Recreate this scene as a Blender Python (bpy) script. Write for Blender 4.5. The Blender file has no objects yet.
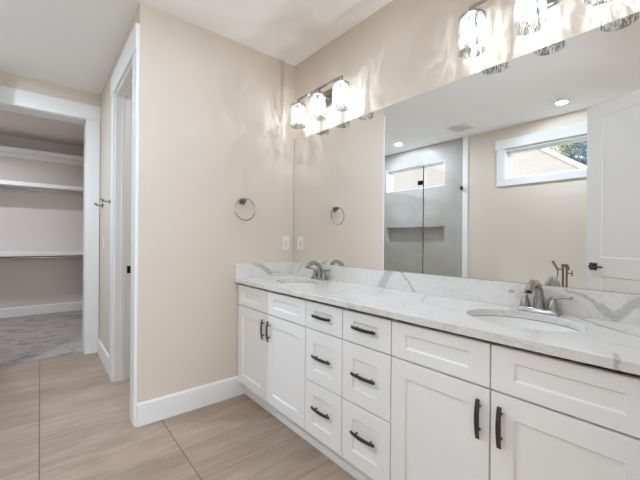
import bpy, bmesh, math, random
from mathutils import Vector, Matrix

scene = bpy.context.scene
col = scene.collection
R = math.radians

# ------------------------------------------------------------------ camera
CAM = Vector((2.4214, -1.7135, 1.2175))
YAW, PIT, ROL, FPX = 0.8764, -0.0010, 0.0080, 335.9173
fw = Vector((-math.sin(YAW) * math.cos(PIT), math.cos(YAW) * math.cos(PIT), math.sin(PIT)))
rt = Vector((math.cos(YAW), math.sin(YAW), 0))
up = rt.cross(fw)
r2 = math.cos(ROL) * rt + math.sin(ROL) * up
u2 = -math.sin(ROL) * rt + math.cos(ROL) * up
cam_data = bpy.data.cameras.new('camera')
cam_data.sensor_width = 36
cam_data.lens = FPX * 36 / 640
cam_data.clip_start = 0.01
cam = bpy.data.objects.new('camera', cam_data)
M = Matrix.Identity(4)
for i in range(3):
    M[i][0], M[i][1], M[i][2], M[i][3] = r2[i], u2[i], -fw[i], CAM[i]
cam.matrix_world = M
col.objects.link(cam)
scene.camera = cam

# ------------------------------------------------------------------ exposure, sky, lights
vs = scene.view_settings
vs.view_transform = 'Standard'
vs.look = 'None'
vs.gamma = 1
vs.use_curve_mapping = False
vs.exposure = 0.28
scene.cycles.sample_clamp_indirect = 4.0
scene.cycles.max_bounces = 24
scene.cycles.diffuse_bounces = 14
scene.cycles.glossy_bounces = 8
scene.cycles.transparent_max_bounces = 16

world = bpy.data.worlds.new('sky')
scene.world = world
world.use_nodes = True
wn = world.node_tree
wn.nodes.clear()
sky = wn.nodes.new('ShaderNodeTexSky')
sky.sky_type = 'NISHITA'
sky.sun_disc = False
sky.sun_elevation = R(48)
sky.sun_rotation = R(20)
sky.air_density = 1.0
sky.dust_density = 3.0
bg = wn.nodes.new('ShaderNodeBackground')
bg.inputs['Strength'].default_value = 0.55
wo = wn.nodes.new('ShaderNodeOutputWorld')
haze = wn.nodes.new('ShaderNodeMix')            # hazy, nearly white sky
haze.data_type = 'RGBA'
haze.inputs[0].default_value = 0.6
haze.inputs[7].default_value = (3.2, 3.3, 3.4, 1)
wn.links.new(sky.outputs[0], haze.inputs[6])
wn.links.new(haze.outputs[2], bg.inputs[0])
wn.links.new(bg.outputs[0], wo.inputs[0])

sl = bpy.data.lights.new('sun', 'SUN')
sl.energy = 2.4
sl.angle = R(1)
sl.color = (1.0, 0.95, 0.88)
so = bpy.data.objects.new('sun', sl)
so.rotation_euler = (R(-42), R(18), 0)      # shines from behind the house onto the neighbour's roof
so.rotation_euler = Vector((0.25, 0.62, 0.74)).to_track_quat('Z', 'Y').to_euler()
col.objects.link(so)


def area(name, loc, size, power, color=(1, 1, 1), rot=(0, 0, 0), sy=None, shape='DISK', spread=180):
    l = bpy.data.lights.new(name, 'AREA')
    l.shape = shape
    l.size = size
    if sy:
        l.size_y = sy
    l.energy = power
    l.color = color
    l.spread = R(spread)
    o = bpy.data.objects.new(name, l)
    o.location = loc
    o.rotation_euler = rot
    col.objects.link(o)
    return o


P_DOWN, P_VAN, P_BED, P_CLOS, P_TOIL = (32.0, 13.5, 6.0), 2.6, 68.0, 15.0, 10.0
DAY = (0.83, 0.995, 1.21)      # the photograph is balanced so that white paint reads neutral
H = 2.743
DOWNLIGHTS = [(-0.876, -2.645), (1.284, -2.659), (0.98, -1.18)]  # the last one is unseen, added to brighten the walkway and cabinets
for (x, y), p in zip(DOWNLIGHTS, P_DOWN):
    area('downlight_lamp', (x, y, H - 0.012), 0.10, p, DAY, spread=180)
area('closet_lamp', (-3.3, -2.40, H - 0.012), 0.16, P_CLOS, (0.90, 0.98, 1.10), spread=150)
area('toilet_room_fill', (-0.8, -0.55, H - 0.012), 0.16, P_TOIL, DAY, spread=170)  # unseen area light, added to light the side room
# unseen area lights added in the bedroom as fill through the entry doorway
area('bedroom_fill', (5.2, -1.2, 1.5), 1.8, P_BED, DAY, (0, R(90), 0), 1.6, 'RECTANGLE')
area('bedroom_side_fill', (4.6, -0.06, 1.45), 1.7, P_BED * 0.75, DAY, (R(-90), 0, R(-35)), 1.8, 'RECTANGLE')


# ------------------------------------------------------------------ helpers
def tag(o, label=None, cat=None, group=None, kind=None):
    if label: o['label'] = label
    if cat: o['category'] = cat
    if group: o['group'] = group
    if kind: o['kind'] = kind
    return o


def empty(name, loc, label=None, cat=None, group=None, rz=0, kind=None):
    o = bpy.data.objects.new(name, None)
    o.empty_display_size = 0.1
    o.location = loc
    o.rotation_euler = (0, 0, rz)
    col.objects.link(o)
    return tag(o, label, cat, group, kind)


def copy_tree(o, parent=None):
    c = o.copy()
    col.objects.link(c)
    if parent is not None:
        c.parent = parent
    for ch in [x for x in bpy.data.objects if x.parent == o]:
        copy_tree(ch, c)
    return c


class MB:
    """collects shapes, then links them as one mesh object"""
    def __init__(self):
        self.bm = bmesh.new()

    def box(self, x0, x1, y0, y1, z0, z1):
        v = [self.bm.verts.new((x, y, z)) for x in (x0, x1) for y in (y0, y1) for z in (z0, z1)]
        for f in ((0, 1, 3, 2), (4, 6, 7, 5), (0, 4, 5, 1), (2, 3, 7, 6), (0, 2, 6, 4), (1, 5, 7, 3)):
            self.bm.faces.new([v[i] for i in f])
        return self

    def rings(self, rings, cap=True, close=False):
        vr = [[self.bm.verts.new(p) for p in r] for r in rings]
        n = len(vr[0])
        pairs = list(zip(vr[:-1], vr[1:]))
        if close:
            pairs.append((vr[-1], vr[0]))
        for a, b in pairs:
            for i in range(n):
                j = (i + 1) % n
                self.bm.faces.new((a[i], a[j], b[j], b[i]))
        if cap and not close:
            self.bm.faces.new(list(reversed(vr[0])))
            self.bm.faces.new(vr[-1])
        return self

    def tube(self, pts, rad, seg=12, cap=True, close=False, flat=None, upv=None):
        """sweep a round (or flat=(a,b) elliptic) section along pts"""
        pts = [Vector(p) for p in pts]
        n = len(pts)
        rads = rad if isinstance(rad, (list, tuple)) else [rad] * n
        rings = []
        ref = Vector(upv) if upv else None
        for i, p in enumerate(pts):
            if close:
                t = (pts[(i + 1) % n] - pts[i - 1]).normalized()
            else:
                t = (pts[min(i + 1, n - 1)] - pts[max(i - 1, 0)]).normalized()
            if ref is None:
                ref = Vector((0, 0, 1)) if abs(t.z) < 0.9 else Vector((1, 0, 0))
            b = t.cross(ref)
            if b.length < 1e-5:
                b = t.cross(Vector((0.3, 0.9, 0.2)))
            b.normalize()
            nn = b.cross(t).normalized()
            if not upv:
                ref = nn
            fa, fb = flat if flat else (1, 1)
            rings.append([p + rads[i] * (fa * math.cos(2 * math.pi * k / seg) * b + fb * math.sin(2 * math.pi * k / seg) * nn)
                          for k in range(seg)])
        return self.rings(rings, cap, close)

    def lathe(self, prof, c=(0, 0, 0), seg=24, axis='z', sx=1, sy=1, cap=True):
        rings = []
        for r, h in prof:
            ring = []
            for k in range(seg):
                a = 2 * math.pi * k / seg
                x, y = r * math.cos(a) * sx, r * math.sin(a) * sy
                if axis == 'z': p = (c[0] + x, c[1] + y, c[2] + h)
                elif axis == 'y': p = (c[0] + x, c[1] + h, c[2] + y)
                else: p = (c[0] + h, c[1] + x, c[2] + y)
                ring.append(p)
            rings.append(ring)
        return self.rings(rings, cap)

    def prism(self, poly, axis, a, b):
        """extrude a 2D polygon along an axis from a to b"""
        def P(q, h):
            return {'x': (h, q[0], q[1]), 'y': (q[0], h, q[1]), 'z': (q[0], q[1], h)}[axis]
        return self.rings([[P(q, a) for q in poly], [P(q, b) for q in poly]])

    def build(self, name, mat=None, parent=None, bevel=0, smooth=False, seg=2, solid=0, world=True, recalc=True):
        bm = self.bm
        if recalc:
            bmesh.ops.recalc_face_normals(bm, faces=bm.faces)
        if parent is not None and world:
            off = parent.location.copy()
            pp = parent.parent
            while pp is not None:
                off += pp.location
                pp = pp.parent
            bmesh.ops.translate(bm, verts=bm.verts, vec=-off)
        me = bpy.data.meshes.new(name)
        bm.to_mesh(me)
        bm.free()
        o = bpy.data.objects.new(name, me)
        col.objects.link(o)
        if mat: me.materials.append(mat)
        if parent is not None: o.parent = parent
        if smooth:
            me.shade_smooth()
            me.set_sharp_from_angle(angle=R(38))
        if solid:
            m = o.modifiers.new('solid', 'SOLIDIFY')
            m.thickness = solid
            m.offset = 1
        if bevel:
            m = o.modifiers.new('bevel', 'BEVEL')
            m.width = bevel
            m.segments = seg
            m.limit_method = 'ANGLE'
            m.angle_limit = R(40)
        return o


# ------------------------------------------------------------------ materials
def srgb(r, g, b):
    f = lambda c: (c / 255 / 12.92) if c <= 10 else ((c / 255 + 0.055) / 1.055) ** 2.4
    return (f(r), f(g), f(b), 1)


def new_mat(name):
    m = bpy.data.materials.new(name)
    m.use_nodes = True
    nt = m.node_tree
    nt.nodes.clear()
    out = nt.nodes.new('ShaderNodeOutputMaterial')
    return m, nt, out


def link(nt, a, b):
    nt.links.new(a, b)


def math_n(nt, op, a, b=None, c=None, clamp=False):
    n = nt.nodes.new('ShaderNodeMath')
    n.operation = op
    n.use_clamp = clamp
    for i, v in enumerate((a, b, c)):
        if v is None: continue
        if isinstance(v, (int, float)): n.inputs[i].default_value = v
        else: nt.links.new(v, n.inputs[i])
    return n.outputs[0]


def vmath(nt, op, a, b=None):
    n = nt.nodes.new('ShaderNodeVectorMath')
    n.operation = op
    for i, v in enumerate((a, b)):
        if v is None: continue
        if isinstance(v, (tuple, list, Vector)): n.inputs[i].default_value = v
        else: nt.links.new(v, n.inputs[i])
    return n


def noise(nt, vec, scale, detail=3, rough=0.5, dist=0.0):
    n = nt.nodes.new('ShaderNodeTexNoise')
    n.inputs['Scale'].default_value = scale
    n.inputs['Detail'].default_value = detail
    n.inputs['Roughness'].default_value = rough
    n.inputs['Distortion'].default_value = dist
    if vec is not None: nt.links.new(vec, n.inputs['Vector'])
    return n


def mapping(nt, vec, scale=(1, 1, 1), loc=(0, 0, 0), rot=(0, 0, 0)):
    n = nt.nodes.new('ShaderNodeMapping')
    n.inputs['Scale'].default_value = scale
    n.inputs['Location'].default_value = loc
    n.inputs['Rotation'].default_value = rot
    nt.links.new(vec, n.inputs['Vector'])
    return n.outputs[0]


def mixc(nt, fac, a, b, mode='MIX'):
    n = nt.nodes.new('ShaderNodeMix')
    n.data_type = 'RGBA'
    n.blend_type = mode
    for sock, v in ((n.inputs[0], fac), (n.inputs[6], a), (n.inputs[7], b)):
        if isinstance(v, (int, float)): sock.default_value = v
        elif isinstance(v, tuple): sock.default_value = v
        else: nt.links.new(v, sock)
    return n.outputs[2]


def maprange(nt, v, a, b, c=0.0, d=1.0, smooth=False):
    n = nt.nodes.new('ShaderNodeMapRange')
    n.interpolation_type = 'SMOOTHSTEP' if smooth else 'LINEAR'
    n.inputs[1].default_value, n.inputs[2].default_value = a, b
    n.inputs[3].default_value, n.inputs[4].default_value = c, d
    nt.links.new(v, n.inputs[0])
    return n.outputs[0]


def pbr(name, color, rough=0.5, metal=0.0, bump=0.0, bscale=200, var=0.0, vscale=3, spec=0.5, coat=0):
    m, nt, out = new_mat(name)
    b = nt.nodes.new('ShaderNodeBsdfPrincipled')
    b.inputs['Roughness'].default_value = rough
    b.inputs['Metallic'].default_value = metal
    b.inputs['Specular IOR Level'].default_value = spec
    b.inputs['Coat Weight'].default_value = coat
    tc = nt.nodes.new('ShaderNodeTexCoord')
    nz = noise(nt, tc.outputs['Object'], vscale, 4)
    lo = tuple(c * (1 - var) for c in color[:3]) + (1,)
    hi = tuple(min(1, c * (1 + var)) for c in color[:3]) + (1,)
    link(nt, mixc(nt, nz.outputs[0], lo, hi), b.inputs['Base Color'])
    if bump:
        bn = noise(nt, tc.outputs['Object'], bscale, 2)
        bp = nt.nodes.new('ShaderNodeBump')
        bp.inputs['Strength'].default_value = bump
        bp.inputs['Distance'].default_value = 0.001
        link(nt, bn.outputs[0], bp.inputs['Height'])
        link(nt, bp.outputs[0], b.inputs['Normal'])
    link(nt, b.outputs[0], out.inputs[0])
    return m


def emit(name, color, strength):
    m, nt, out = new_mat(name)
    e = nt.nodes.new('ShaderNodeEmission')
    e.inputs[0].default_value = color
    e.inputs[1].default_value = strength
    link(nt, e.outputs[0], out.inputs[0])
    return m


def thin_glass(name, tint=(0.97, 0.985, 0.98, 1), gloss=1.0, ior=1.45):
    m, nt, out = new_mat(name)
    t = nt.nodes.new('ShaderNodeBsdfTransparent')
    t.inputs[0].default_value = tint
    g = nt.nodes.new('ShaderNodeBsdfGlossy')
    g.inputs['Roughness'].default_value = 0.0
    geo = nt.nodes.new('ShaderNodeNewGeometry')
    dt = vmath(nt, 'DOT_PRODUCT', geo.outputs['Normal'], geo.outputs['Incoming']).outputs['Value']
    ca = math_n(nt, 'SUBTRACT', 1.0, math_n(nt, 'ABSOLUTE', dt), clamp=True)
    f0 = ((ior - 1) / (ior + 1)) ** 2
    fr = math_n(nt, 'ADD', math_n(nt, 'MULTIPLY', math_n(nt, 'POWER', ca, 5.0), 1 - f0), f0)
    mx = nt.nodes.new('ShaderNodeMixShader')
    link(nt, math_n(nt, 'MULTIPLY', fr, gloss), mx.inputs[0])
    link(nt, t.outputs[0], mx.inputs[1])
    link(nt, g.outputs[0], mx.inputs[2])
    link(nt, mx.outputs[0], out.inputs[0])
    return m


def shade_glass(name):
    """clear hand-blown glass with vertical ripples: bright and dim streaks let the bulb through unevenly"""
    m, nt, out = new_mat(name)
    tc = nt.nodes.new('ShaderNodeTexCoord')
    # ridge lines of two stretched noises: thin bright lens-like streaks between dimmer glass
    v = mapping(nt, tc.outputs['Object'], (72, 72, 15), rot=(0, 0.12, 0))
    n1 = noise(nt, v, 1.0, 1, 0.5, 0.5)
    v2 = mapping(nt, tc.outputs['Object'], (125, 125, 30), rot=(0, -0.15, 0))
    n2 = noise(nt, v2, 1.0, 1, 0.5, 0.4)
    d1 = math_n(nt, 'ABSOLUTE', math_n(nt, 'SUBTRACT', n1.outputs[0], 0.5))
    d2 = math_n(nt, 'ABSOLUTE', math_n(nt, 'SUBTRACT', n2.outputs[0], 0.5))
    q1 = maprange(nt, d1, 0.0, 0.10, 1.0, 0.0, True)
    q2 = maprange(nt, d2, 0.0, 0.10, 0.7, 0.0, True)
    s = math_n(nt, 'MAXIMUM', q1, q2)
    st = maprange(nt, s, 0.15, 1.0, 0.16, 1.0)
    t = nt.nodes.new('ShaderNodeBsdfTransparent')
    cb = nt.nodes.new('ShaderNodeCombineColor')
    for i in range(3): link(nt, st, cb.inputs[i])
    link(nt, cb.outputs[0], t.inputs[0])
    g = nt.nodes.new('ShaderNodeBsdfGlossy')
    g.inputs['Roughness'].default_value = 0.06
    tr = nt.nodes.new('ShaderNodeBsdfTranslucent')
    tr.inputs[0].default_value = (1, 1, 1, 1)
    bp = nt.nodes.new('ShaderNodeBump')
    bp.inputs['Strength'].default_value = 0.6
    bp.inputs['Distance'].default_value = 0.004
    link(nt, s, bp.inputs['Height'])
    link(nt, bp.outputs[0], g.inputs['Normal'])
    lw = nt.nodes.new('ShaderNodeLayerWeight')
    lw.inputs[0].default_value = 0.35
    link(nt, bp.outputs[0], lw.inputs['Normal'])
    mx = nt.nodes.new('ShaderNodeMixShader')
    link(nt, maprange(nt, lw.outputs['Facing'], 0, 1, 0.02, 0.16), mx.inputs[0])
    m2 = nt.nodes.new('ShaderNodeMixShader')
    m2.inputs[0].default_value = 0.11
    link(nt, t.outputs[0], m2.inputs[1])
    link(nt, tr.outputs[0], m2.inputs[2])
    link(nt, m2.outputs[0], mx.inputs[1])
    link(nt, g.outputs[0], mx.inputs[2])
    link(nt, mx.outputs[0], out.inputs[0])
    return m


def bulb_glass(name):
    m, nt, out = new_mat(name)
    t = nt.nodes.new('ShaderNodeBsdfTransparent')
    tr = nt.nodes.new('ShaderNodeBsdfTranslucent')
    mx = nt.nodes.new('ShaderNodeMixShader')
    mx.inputs[0].default_value = 0.12
    link(nt, t.outputs[0], mx.inputs[1])
    link(nt, tr.outputs[0], mx.inputs[2])
    link(nt, mx.outputs[0], out.inputs[0])
    return m


def quartz(name, axes, veins, fine=1.0):
    """white quartz with soft grey veins; veins = [(ax, ay, bx, by, half width, strength)] in the plane of the slab"""
    m, nt, out = new_mat(name)
    geo = nt.nodes.new('ShaderNodeNewGeometry')
    sep = nt.nodes.new('ShaderNodeSeparateXYZ')
    link(nt, geo.outputs['Position'], sep.inputs[0])
    cmb = nt.nodes.new('ShaderNodeCombineXYZ')
    link(nt, sep.outputs['XYZ'.index(axes[0])], cmb.inputs[0])
    link(nt, sep.outputs['XYZ'.index(axes[1])], cmb.inputs[1])
    nz = noise(nt, geo.outputs['Position'], 9, 4, 0.55)
    off = vmath(nt, 'SUBTRACT', nz.outputs['Color'], (0.5, 0.5, 0.5)).outputs[0]
    sc = vmath(nt, 'MULTIPLY', off, (0.05, 0.05, 0.0)).outputs[0]
    nz2 = noise(nt, geo.outputs['Position'], 45, 3, 0.6)
    off2 = vmath(nt, 'SUBTRACT', nz2.outputs['Color'], (0.5, 0.5, 0.5)).outputs[0]
    sc = vmath(nt, 'ADD', sc, vmath(nt, 'MULTIPLY', off2, (0.022, 0.022, 0.0)).outputs[0]).outputs[0]
    p = vmath(nt, 'ADD', cmb.outputs[0], sc).outputs[0]
    acc = None
    for ax, ay, bx, by, w, st in veins:
        a = (ax, ay, 0)
        d = Vector((bx - ax, by - ay, 0))
        pa = vmath(nt, 'SUBTRACT', p, a).outputs[0]
        dot = vmath(nt, 'DOT_PRODUCT', pa, tuple(d / d.length_squared)).outputs['Value']
        t = math_n(nt, 'ADD', dot, 0.0, clamp=True)
        dv = nt.nodes.new('ShaderNodeVectorMath')
        dv.operation = 'SCALE'
        dv.inputs[0].default_value = tuple(d)
        link(nt, t, dv.inputs['Scale'])
        dist = vmath(nt, 'LENGTH', vmath(nt, 'SUBTRACT', pa, dv.outputs[0]).outputs[0]).outputs['Value']
        k = maprange(nt, dist, w * 0.55, w * 1.15, st, 0.0, True)
        acc = k if acc is None else math_n(nt, 'MAXIMUM', acc, k)
    # faint hairlines all over
    v = mapping(nt, geo.outputs['Position'], (1.4, 2.6, 2.0), (3.1, 0.7, 0.2), (0, 0, R(35)))
    hz = noise(nt, v, 1.6, 5, 0.6, 1.4)
    ab = math_n(nt, 'ABSOLUTE', math_n(nt, 'SUBTRACT', hz.outputs[0], 0.5))
    hl = maprange(nt, ab, 0.0, 0.022, 0.22 * fine, 0.0, True)
    acc = hl if acc is None else math_n(nt, 'MAXIMUM', acc, hl)
    pz = noise(nt, geo.outputs['Position'], 60, 3, 0.6)
    acc = math_n(nt, 'MULTIPLY', acc, maprange(nt, pz.outputs[0], 0.2, 0.6, 0.65, 1.0))
    cz = noise(nt, geo.outputs['Position'], 3, 3)
    base = mixc(nt, cz.outputs[0], srgb(217, 215, 211), srgb(226, 224, 220))
    c = mixc(nt, acc, base, srgb(138, 134, 130))
    b = nt.nodes.new('ShaderNodeBsdfPrincipled')
    link(nt, c, b.inputs['Base Color'])
    b.inputs['Roughness'].default_value = 0.16
    link(nt, b.outputs[0], out.inputs[0])
    return m


def floor_mat():
    m, nt, out = new_mat('floor_tile')
    geo = nt.nodes.new('ShaderNodeNewGeometry')
    sep = nt.nodes.new('ShaderNodeSeparateXYZ')
    link(nt, geo.outputs['Position'], sep.inputs[0])
    gx = math_n(nt, 'DIVIDE', math_n(nt, 'ADD', sep.outputs[0], -0.127 + 30.5), 0.305)
    gy = math_n(nt, 'DIVIDE', math_n(nt, 'ADD', sep.outputs[1], 1.081 + 63.0), 0.63)
    ex = math_n(nt, 'MULTIPLY', math_n(nt, 'PINGPONG', gx, 0.5), 0.305)
    ey = math_n(nt, 'MULTIPLY', math_n(nt, 'PINGPONG', gy, 0.5), 0.63)
    jt = math_n(nt, 'MAXIMUM', maprange(nt, ex, 0.0010, 0.0022, 0.7, 0, True), maprange(nt, ey, 0.0014, 0.0030, 1, 0, True))
    idv = nt.nodes.new('ShaderNodeCombineXYZ')
    link(nt, math_n(nt, 'FLOOR', gx), idv.inputs[0])
    link(nt, math_n(nt, 'FLOOR', gy), idv.inputs[1])
    wn_ = nt.nodes.new('ShaderNodeTexWhiteNoise')
    link(nt, idv.outputs[0], wn_.inputs['Vector'])
    offs = vmath(nt, 'MULTIPLY', wn_.outputs['Color'], (7, 7, 7)).outputs[0]
    p = vmath(nt, 'ADD', geo.outputs['Position'], offs).outputs[0]
    st = noise(nt, mapping(nt, p, (38, 3.0, 1)), 1.0, 4, 0.6, 0.3)
    st2 = noise(nt, mapping(nt, p, (160, 9, 1)), 1.0, 2, 0.5)
    bl = noise(nt, mapping(nt, p, (9, 2.2, 1)), 1.0, 3, 0.55, 0.4)
    f = math_n(nt, 'ADD', math_n(nt, 'MULTIPLY', st.outputs[0], 0.42), math_n(nt, 'MULTIPLY', bl.outputs[0], 0.42))
    f = math_n(nt, 'ADD', f, math_n(nt, 'MULTIPLY', st2.outputs[0], 0.16))
    f = maprange(nt, f, 0.34, 0.66)
    c = mixc(nt, f, srgb(143, 123, 106), srgb(178, 157, 139))
    tv = maprange(nt, wn_.outputs['Value'], 0, 1, 0.90, 1.06)
    tvc = nt.nodes.new('ShaderNodeCombineColor')
    for i in range(3): link(nt, tv, tvc.inputs[i])
    c = mixc(nt, 1.0, c, tvc.outputs[0], 'MULTIPLY')
    c = mixc(nt, jt, c, srgb(88, 73, 62))
    b = nt.nodes.new('ShaderNodeBsdfPrincipled')
    link(nt, c, b.inputs['Base Color'])
    link(nt, maprange(nt, f, 0, 1, 0.42, 0.55), b.inputs['Roughness'])
    bp = nt.nodes.new('ShaderNodeBump')
    bp.inputs['Strength'].default_value = 0.3
    bp.inputs['Distance'].default_value = 0.002
    link(nt, math_n(nt, 'SUBTRACT', math_n(nt, 'MULTIPLY', f, 0.15), jt), bp.inputs['Height'])
    link(nt, bp.outputs[0], b.inputs['Normal'])
    link(nt, b.outputs[0], out.inputs[0])
    return m


def shower_tile_mat():
    m, nt, out = new_mat('shower_tile')
    geo = nt.nodes.new('ShaderNodeNewGeometry')
    sep = nt.nodes.new('ShaderNodeSeparateXYZ')
    link(nt, geo.outputs['Position'], sep.inputs[0])
    hx = math_n(nt, 'ADD', sep.outputs[0], sep.outputs[1])
    gx = math_n(nt, 'DIVIDE', math_n(nt, 'ADD', hx, 30.0), 0.61)
    gz = math_n(nt, 'DIVIDE', math_n(nt, 'ADD', sep.outputs[2], 6.1), 0.305)
    ex = math_n(nt, 'MULTIPLY', math_n(nt, 'PINGPONG', gx, 0.5), 0.61)
    ez = math_n(nt, 'MULTIPLY', math_n(nt, 'PINGPONG', gz, 0.5), 0.305)
    jt = maprange(nt, math_n(nt, 'MINIMUM', ex, ez), 0.001, 0.002, 0.35, 0, True)
    n1 = noise(nt, geo.outputs['Position'], 3.2, 6, 0.65, 0.4)
    c = mixc(nt, maprange(nt, n1.outputs[0], 0.3, 0.7), srgb(162, 157, 149), srgb(177, 172, 164))
    c = mixc(nt, jt, c, srgb(140, 136, 131))
    b = nt.nodes.new('ShaderNodeBsdfPrincipled')
    link(nt, c, b.inputs['Base Color'])
    b.inputs['Roughness'].default_value = 0.13
    link(nt, b.outputs[0], out.inputs[0])
    return m


def carpet_mat():
    m, nt, out = new_mat('carpet_pile')
    geo = nt.nodes.new('ShaderNodeNewGeometry')
    n1 = noise(nt, mapping(nt, geo.outputs['Position'], (5.5, 2.4, 1)), 1.5, 5, 0.7, 0.5)
    n2 = noise(nt, geo.outputs['Position'], 240, 2)
    c = mixc(nt, maprange(nt, n1.outputs[0], 0.34, 0.5), srgb(146, 137, 133), srgb(190, 181, 176))
    c = mixc(nt, math_n(nt, 'MULTIPLY', n2.outputs[0], 0.35), c, srgb(98, 92, 92))
    b = nt.nodes.new('ShaderNodeBsdfPrincipled')
    link(nt, c, b.inputs['Base Color'])
    b.inputs['Roughness'].default_value = 0.95
    b.inputs['Specular IOR Level'].default_value = 0.1
    bp = nt.nodes.new('ShaderNodeBump')
    bp.inputs['Strength'].default_value = 0.9
    bp.inputs['Distance'].default_value = 0.012
    link(nt, math_n(nt, 'ADD', n1.outputs[0], math_n(nt, 'MULTIPLY', n2.outputs[0], 0.5)), bp.inputs['Height'])
    link(nt, bp.outputs[0], b.inputs['Normal'])
    link(nt, b.outputs[0], out.inputs[0])
    return m


def roof_mat():
    m, nt, out = new_mat('roof_shingles')
    geo = nt.nodes.new('ShaderNodeNewGeometry')
    br = nt.nodes.new('ShaderNodeTexBrick')
    br.inputs['Scale'].default_value = 1.0
    br.inputs['Color1'].default_value = srgb(156, 151, 146)
    br.inputs['Color2'].default_value = srgb(151, 146, 141)
    br.inputs['Mortar'].default_value = srgb(143, 138, 133)
    br.inputs['Mortar Size'].default_value = 0.012
    br.inputs['Brick Width'].default_value = 0.5
    br.inputs['Row Height'].default_value = 0.2
    link(nt, geo.outputs['Position'], br.inputs['Vector'])
    b = nt.nodes.new('ShaderNodeBsdfPrincipled')
    b.inputs['Roughness'].default_value = 0.9
    link(nt, br.outputs[0], b.inputs['Base Color'])
    link(nt, b.outputs[0], out.inputs[0])
    return m


M_WALL = pbr('beige_wall_paint', srgb(214, 202, 187), 0.7, bump=0.12, bscale=220, var=0.01, spec=0.3)
M_CLOS = pbr('closet_wall_paint', srgb(213, 206, 200), 0.7, bump=0.1, var=0.01, spec=0.3)
M_CEIL = pbr('ceiling_paint', srgb(247, 245, 242), 0.8, bump=0.15, bscale=160, var=0.01, spec=0.2)
M_TRIM = pbr('white_trim_paint', srgb(232, 231, 228), 0.38, var=0.01)
M_CAB = pbr('white_cabinet_paint', srgb(240, 240, 238), 0.35, var=0.008)
M_CABIN = pbr('cabinet_interior', srgb(190, 186, 180), 0.6)
M_CERAM = pbr('white_porcelain', srgb(240, 239, 236), 0.08, coat=0.5)
M_NICKEL = pbr('brushed_nickel', srgb(168, 164, 158), 0.26, 1.0, var=0.05, vscale=30)
M_DARKM = pbr('dark_pewter', srgb(92, 90, 88), 0.34, 1.0, var=0.08, vscale=40)
M_FILLER = pbr('satin_nickel', srgb(128, 123, 116), 0.3, 1.0, var=0.06, vscale=40)
M_BLACKM = pbr('black_hardware', srgb(44, 43, 42), 0.4, 0.8)
M_PLATE = pbr('white_plastic', srgb(232, 227, 218), 0.3)
M_SLOT = pbr('dark_slot', srgb(60, 56, 52), 0.6)
M_VINYL = pbr('white_vinyl', srgb(238, 240, 242), 0.3)
M_GLASS = thin_glass('clear_glass')
M_SHGLASS = thin_glass('shower_glass_sheet', (0.965, 0.967, 0.96, 1), 0.8)
M_EDGE = pbr('glass_edge_seal', srgb(58, 62, 60), 0.3)
M_FLOOR = floor_mat()
M_TILE = shower_tile_mat()
M_CARPET = carpet_mat()
M_SHADE = shade_glass('rippled_clear_glass')
M_BULB = bulb_glass('bulb_glass')
M_FIL = emit('bulb_filament', (1.0, 0.97, 0.92, 1), 60.0)
M_LED = emit('downlight_diffuser', (1.0, 0.96, 0.9, 1), 6.0)
M_ROOF = roof_mat()
M_FASCIA = pbr('white_fascia', srgb(236, 234, 230), 0.6)
M_SIDING = pbr('pale_siding', srgb(214, 208, 200), 0.8, var=0.05)
M_BARK = pbr('tree_bark', srgb(96, 80, 66), 0.9, bump=0.5, bscale=30, var=0.2)
M_LEAF_A = pbr('yellow_green_leaves', srgb(205, 200, 150), 0.6, var=0.3, vscale=2)
M_LEAF_B = pbr('dark_green_leaves', srgb(120, 142, 152), 0.6, var=0.3, vscale=2)
M_LAWN = pbr('lawn', srgb(110, 125, 80), 0.9, var=0.2)

mm, nt, out = new_mat('mirror_silver')
g = nt.nodes.new('ShaderNodeBsdfGlossy')
g.inputs['Roughness'].default_value = 0.0
g.inputs['Color'].default_value = (0.90, 0.905, 0.90, 1)
link(nt, g.outputs[0], out.inputs[0])
M_MIRROR = mm

M_TOP = quartz('quartz_top', 'XY', [
    (2.03, -0.03, 2.12, -0.13, 0.010, 0.55), (2.12, -0.13, 2.30, -0.26, 0.010, 0.55),
    (1.36, -0.06, 1.47, -0.27, 0.008, 0.32), (1.05, -0.03, 1.20, -0.30, 0.012, 0.25),
    (0.12, -0.10, 0.22, -0.52, 0.012, 0.30), (0.90, -0.08, 1.02, -0.55, 0.010, 0.28),
    (2.235, -0.50, 2.255, -0.57, 0.007, 0.5), (1.15, -0.48, 1.30, -0.57, 0.02, 0.22),
    (0.70, -0.05, 0.98, -0.20, 0.008, 0.25)])
M_BSP = quartz('quartz_backsplash', 'XZ', [
    (2.00, 1.012, 2.06, 1.000, 0.008, 0.4), (2.06, 1.000, 2.112, 0.968, 0.011, 0.5), (2.112, 0.968, 2.155, 0.932, 0.018, 0.5),
    (2.155, 0.932, 2.205, 0.980, 0.019, 0.42), (2.205, 0.980, 2.26, 1.03, 0.019, 0.42),
    (1.085, 1.035, 0.995, 0.90, 0.030, 0.45), (1.155, 1.03, 1.27, 0.90, 0.007, 0.55),
    (0.10, 0.95, 0.18, 1.03, 0.012, 0.3)], 0.6)
M_SSP = quartz('quartz_side_splash', 'YZ', [
    (-0.40, 1.025, -0.31, 0.985, 0.016, 0.5), (-0.31, 0.985, -0.25, 0.935, 0.024, 0.55), (-0.25, 0.935, -0.15, 0.94, 0.010, 0.35)], 0.6)


# ------------------------------------------------------------------ the room
def struct(name, mb, mat, label, bevel=0, cat='wall'):
    o = mb.build(name, mat, bevel=bevel)
    return tag(o, label, cat, kind='structure')


DE = 1.2258
XC = -1.844
XE = 2.356
YS = -3.091

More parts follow.
